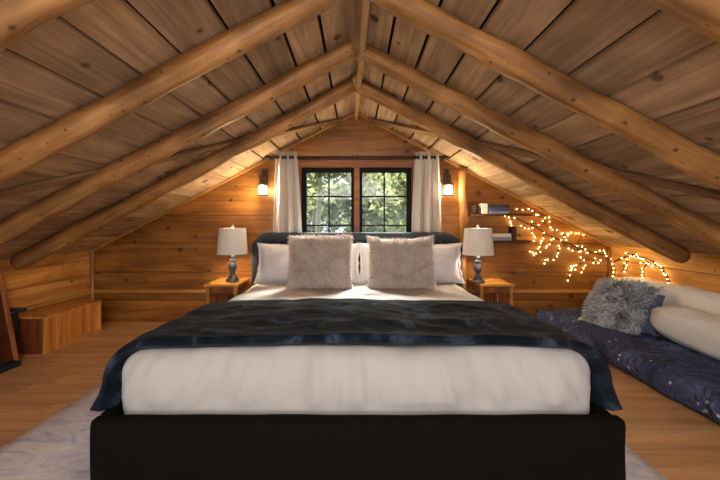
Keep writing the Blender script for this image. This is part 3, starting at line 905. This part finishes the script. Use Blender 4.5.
# ------------------------------------------------------------------ fairy lights (positions measured along the walls)
ZA = [[(220,115),(255,120),(290,115),(312,125),(335,148),(348,150),(390,168),(412,165),(415,190),(375,185),(420,225),(432,240),(460,240)],
 [(148,155),(172,165),(205,168),(180,188),(187,212),(183,200)],[(245,215),(268,230),(290,232),(312,228),(310,190),(350,210)],
 [(312,260),(322,275),(328,285),(322,305)],[(383,257),(378,290),(368,305),(362,320),(355,340),(345,352),(360,372),(335,380),(322,390),(315,375),(300,370)],
 [(545,255),(530,262),(525,272),(490,262),(515,300),(485,300),(440,292),(425,300),(415,325),(400,335),(395,345)],
 [(470,335),(475,350),(466,380),(460,398),(440,418),(405,418),(390,420),(385,440)],[(530,352),(580,335),(595,370)],[(572,260),(590,260)],
 [(575,450),(560,455),(545,455),(548,475)]]
ZB = [[(8,85),(15,100),(25,88)],[(85,92),(62,132),(80,135),(75,152),(92,145),(45,150)],[(185,180),(170,170),(165,160),(160,150),(145,150),(130,155),(100,158)],
 [(148,185),(140,195),(122,195),(128,178)],[(75,175),(88,185),(92,205),(85,215),(78,230)],[(55,220),(50,205),(42,212),(38,222),(35,240),(28,260)]]
ZC = [[(195,200),(200,215),(200,230),(197,245)],[(230,178),(245,160),(285,165)],[(250,182),(240,195),(248,205),(245,215),(240,228)],
 [(262,170),(275,172),(290,175),(300,180),(310,182),(330,200),(345,205),(355,195),(340,208)],[(300,195),(320,195),(305,215),(308,228),(305,240),(308,250)],
 [(365,202),(375,208),(378,222),(385,235),(392,240),(398,255),(402,270)]]
def onback(px, py, off=.012):
    D = YB - off; return Vector(((px - 356) * D / 367, D, 1 - (py - 222) * D / 367))
def onright(px, py, off=.012):
    X = XR - off; Y = min(X * 367 / (px - 356), YB - .02); return Vector((X, Y, 1 - (py - 222) * Y / 367))
backs = [[onback(480 + a / 6, 190 + b / 6) for a, b in g] for g in ZA] + [[onback(560 + a / 3.69, 210 + b / 3.69) for a, b in g] for g in ZB]
rights = [[onright(560 + a / 3.69, 210 + b / 3.69) for a, b in g] for g in ZC]
sm = MB(); sm.sphere((0, 0, 0), .0058, 8, 6)
def strand(groups, main, label, inward):
    base = groups[0][0]
    r = thing('string_lights', label, 'string lights', base, group='fairy lights by the floor mattress')
    def wig(pts, rad, name):
        P = []
        for a, b in zip(pts, pts[1:]):
            n = max(3, int((b - a).length / .03))
            for k in range(n):
                t = k / n; q = a.lerp(b, t) + Vector((mn.noise(a * 9 + Vector((t * 3, 0, 0))), 0, mn.noise(b * 9 + Vector((0, t * 3, 0))))) * .012 * math.sin(math.pi * t) * (1 if inward.y else 0)
                P.append(q - base - inward * .006)
        P.append(pts[-1] - base - inward * .006)
        m = MB(); m.tube(P, rad, 5); m.build(name, M['wire'], r)
    for g in groups: wig(g, .003, 'wire')
    wig(main, .0045, 'twig')
    first = None
    for g in groups:
        for p in g:
            if first is None:
                first = sm.build('bulb', M['bulb'], r); o = first
            else:
                o = first.copy(); col.objects.link(o); o.parent = r
            o.location = p - base + inward * .006
mainb = [onback(*p) for p in ((505, 214), (520, 220), (535, 226), (548, 235), (562, 241), (578, 248), (592, 252), (608, 256))]
mainr = [onright(*p) for p in ((613, 262), (622, 258), (632, 255), (645, 258), (657, 264), (664, 274), (668, 284))]
strand(backs, mainb, 'warm fairy light vine spread over the window wall beside the shelves', Vector((0, -1, 0)))
strand(rights, mainr, 'warm fairy light vine hanging on the right wall above the white cushion', Vector((-1, 0, 0)))

# ------------------------------------------------------------------ left corner
c = thing('low_chest', 'low pine chest with upright board front against the left wall', 'chest', (-2.485, 3.08, 0))
x0, x1, y0, y1, h = -.133, .133, -.303, .303, .285
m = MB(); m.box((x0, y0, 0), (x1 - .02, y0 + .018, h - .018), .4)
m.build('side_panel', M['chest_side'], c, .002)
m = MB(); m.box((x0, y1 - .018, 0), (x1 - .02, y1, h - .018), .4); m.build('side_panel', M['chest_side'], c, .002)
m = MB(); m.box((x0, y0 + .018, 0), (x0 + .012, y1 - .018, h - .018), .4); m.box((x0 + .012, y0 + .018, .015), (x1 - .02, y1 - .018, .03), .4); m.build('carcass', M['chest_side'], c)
m = MB(); m.box((x0, y0 - .006, h - .018), (x1 + .006, y1 + .006, h), .6); m.build('top', M['chest'], c, .003)
m = MB(); m.box((x1 - .02, y0, 0), (x1 + .004, y0 + .022, h - .018), .6); m.box((x1 - .02, y1 - .022, 0), (x1 + .004, y1, h - .018), .7)
m.box((x1 - .02, y0 + .022, 0), (x1 + .004, y1 - .022, .022), .5); m.build('face_frame', M['chest'], c, .002)
nb = 11; yy = y0 + .022; wdt = (y1 - y0 - .044) / nb; bd = [.5, .75, .6, .55, .8, .5, .65, .15, .9, .55, .7]
m = MB()
for k in range(nb):
    m.box((x1 - .018, yy + .001, .0222), (x1 - .004, yy + wdt - .001, h - .0182), bd[k]); yy += wdt
m.build('front_panel', M['chest'], c, .0015)

p = thing('leaning_panel', 'dark red wooden panel with paler edge leaning at the far left', 'panel', (-2.42, 2.60, 0))
a = math.atan2(.12, .62)
m = MB(); Mx = Matrix.Rotation(-a, 4, 'Y')
m.box((-.016, -.8, .0), (.0, .0, .63), .5, Mx); m.build('board', M['mahog'], p, .002)
m = MB(); m.box((-.018, .0005, .0), (.012, .03, .64), .5, Mx); m.build('edge_rail', M['edge'], p, .003)
m = MB(); m.rbox((-2.402, 1.9, .0005), (-2.33, 2.56, .04), .01, 16, 60, 6, lambda p, n: n * .002 * mn.noise(p * 12))
tag(m.build('folded_mat', M['char2']), 'flat black mat lying on the floor at the left edge, before the leaning panel', 'mat')
s_ = thing('device', 'small black upright speaker behind the leaning panel, beside the chest', 'device', (-2.56, 2.69, 0))  # stands for a small dark object of unknown kind
m = MB(); m.box((-.05, -.045, 0), (.05, .045, .33)); m.build('cabinet', M['bookdark'], s_, .008)
m = MB(); m.tube([(-.0 + .028 * math.cos(t), -.0455, .19 + .028 * math.sin(t)) for t in [2 * math.pi * k / 20 for k in range(21)]], .005, 6, False); m.build('ring', M['steel'], s_)
m = MB(); m.box((-.035, -.047, .02), (.035, -.0455, .12)); tag(m.build('lower_panel', M['cream'], s_), 'pale lower panel')
m = MB(); m.box((-.04, -.035, .3302), (.04, .035, .337)); m.build('top_plate', M['bookgrey'], s_)
m = MB(); m.box((-.02, .0, .3372), (.108, .05, .362)); m.build('top_arm', M['bookdark'], s_, .004)

# ------------------------------------------------------------------ woods outside the window
m = MB(); m.grid(lambda u, v: Vector((-25 + 50 * u, 3.9 + 30 * v, -2.6 + .3 * mn.noise(Vector((u * 9, v * 9, 0))))), 40, 30)
o = m.build('ground', M['ground']); tag(o, 'sloping forest floor outside the window', 'ground', kind='structure')
def tree(x, y, hgt, rt, crown, nleaf, mat, label, seed, zlow=.3):
    rr = random.Random(seed)
    r = thing('tree', label, 'tree', (x, y, -2.6), group='trees outside the window')
    m = MB(); n = 14
    m.tube([(.1 * mn.noise(Vector((k * .3, seed, 0))), .1 * mn.noise(Vector((k * .3, seed, 5))), hgt * k / n) for k in range(n + 1)], [rt * (1 - .75 * k / n) for k in range(n + 1)], 10, wob=.2, seed=seed)
    br = []
    for k in range(12):
        a = rr.uniform(0, 6.28); z0 = hgt * rr.uniform(zlow, .95); ln = crown * rr.uniform(.5, 1.)
        e = Vector((math.cos(a) * ln, math.sin(a) * ln, z0 + rr.uniform(-.1, .5))); br.append(e)
        m.tube([(0, 0, z0), e * .5 + Vector((0, 0, z0 * .5)), e], [rt * .25, rt * .15, rt * .06], 5)
    m.build('trunk', M['bark'], r)
    m = MB()
    for k in range(nleaf):
        b = rr.choice(br); t = rr.uniform(.25, 1.1)
        c = Vector((b.x * t, b.y * t, b.z)) + Vector((rr.gauss(0, .32), rr.gauss(0, .32), rr.gauss(0, .3)))
        d = Vector((rr.gauss(0, 1), rr.gauss(0, 1), rr.gauss(0, .6))).normalized(); e = d.cross(Vector((rr.gauss(0, 1), rr.gauss(0, 1), rr.gauss(0, 1)))).normalized()
        l = rr.uniform(.07, .16)
        m.add([c - d * l, c + e * l * .5, c + d * l, c - e * l * .5], [(0, 1, 2, 3)], rr.random())
    m.build('foliage', mat, r, kind='stuff')
tree(-.85, 8.2, 7.4, .085, 1.3, 2600, M['leaf'], 'pale trunked tree seen through the left window sash', 1, .62)
tree(1.75, 8.4, 6.6, .08, 1.3, 3000, M['leaf'], 'leafy tree seen through the right window sash', 2, .3)
tree(.25, 11.6, 7, .12, 1.5, 4200, M['leaf2'], 'dark green tree farther off behind the middle of the window', 3, .3)
tree(-3.1, 12.2, 7, .12, 1.5, 4200, M['leaf'], 'green tree farther off at the left of the window view', 4, .3)
tree(3.5, 12.4, 7, .12, 1.5, 4200, M['leaf2'], 'darker tree farther off at the right of the window view', 5, .3)
for k, (x, lab) in enumerate(((-5.4, 'leftmost bushy tree of the back row outside the window'), (-1.9, 'bushy tree of the back row behind the left sash'), (1.6, 'bushy tree of the back row behind the right sash'), (5.2, 'rightmost bushy tree of the back row outside the window'))):
    tree(x, 16.5 + .3 * (k % 2), 7.5, .15, 2.2, 7000, M['leaf2'] if k % 2 else M['leaf'], lab, 11 + k, .3)

# ------------------------------------------------------------------ light
w = bpy.data.worlds.new('sky'); scene.world = w; w.use_nodes = True
bg = w.node_tree.nodes['Background']; bg.inputs[0].default_value = (.86, .93, 1.0, 1); bg.inputs[1].default_value = 1.2
def area(name, loc, rot, sx, sy, e, colr):
    d = bpy.data.lights.new(name, 'AREA'); d.shape = 'RECTANGLE'; d.size = sx; d.size_y = sy; d.energy = e; d.color = colr
    o = bpy.data.objects.new(name, d); col.objects.link(o); o.location = loc; o.rotation_euler = rot; return o
area('rear_fill_light', (0, -2.1, .8), (R(108), 0, 0), 3.6, 1.2, 8, (1, .98, .97))  # added fill for an assumed, unseen window behind camera; no opening modelled
area('overhead_fill_light', (0, -.7, 1.85), (R(48), 0, 0), 2.0, .9, 32, (1, .98, .96))  # added overhead fill behind the camera, brightens floor; roof has no opening there
d = bpy.data.lights.new('daylight', 'SUN'); d.energy = 110; d.angle = R(40); d.color = (1, .97, .93)
o = bpy.data.objects.new('daylight', d); col.objects.link(o); o.location = (0, 8, 6); o.rotation_euler = Vector((0, -1, -.8)).to_track_quat('-Z', 'Y').to_euler()
for x, y, z, e in ((1.75, 3.45, .95, .5), (2.15, 3.45, .72, .5), (2.38, 3.2, .66, .35)):
    d = bpy.data.lights.new('fairy light glow', 'POINT'); d.energy = e; d.color = (1, .74, .3); d.shadow_soft_size = .1
    o = bpy.data.objects.new('fairy_light_glow', d); col.objects.link(o); o.location = (x, y, z)

# ------------------------------------------------------------------ camera
cam = bpy.data.cameras.new('camera'); co = bpy.data.objects.new('camera', cam); col.objects.link(co)
cam.sensor_width = 36; cam.lens = 367 / 720 * 36
co.location = (0, 0, 1.0); co.rotation_euler = (R(90), 0, 0)
cam.shift_x = 4 / 720; cam.shift_y = -18 / 720; cam.clip_start = .05
scene.camera = co
vs = scene.view_settings
vs.view_transform = 'Standard'; vs.look = 'None'; vs.gamma = 1; vs.exposure = 1.0; vs.use_curve_mapping = False
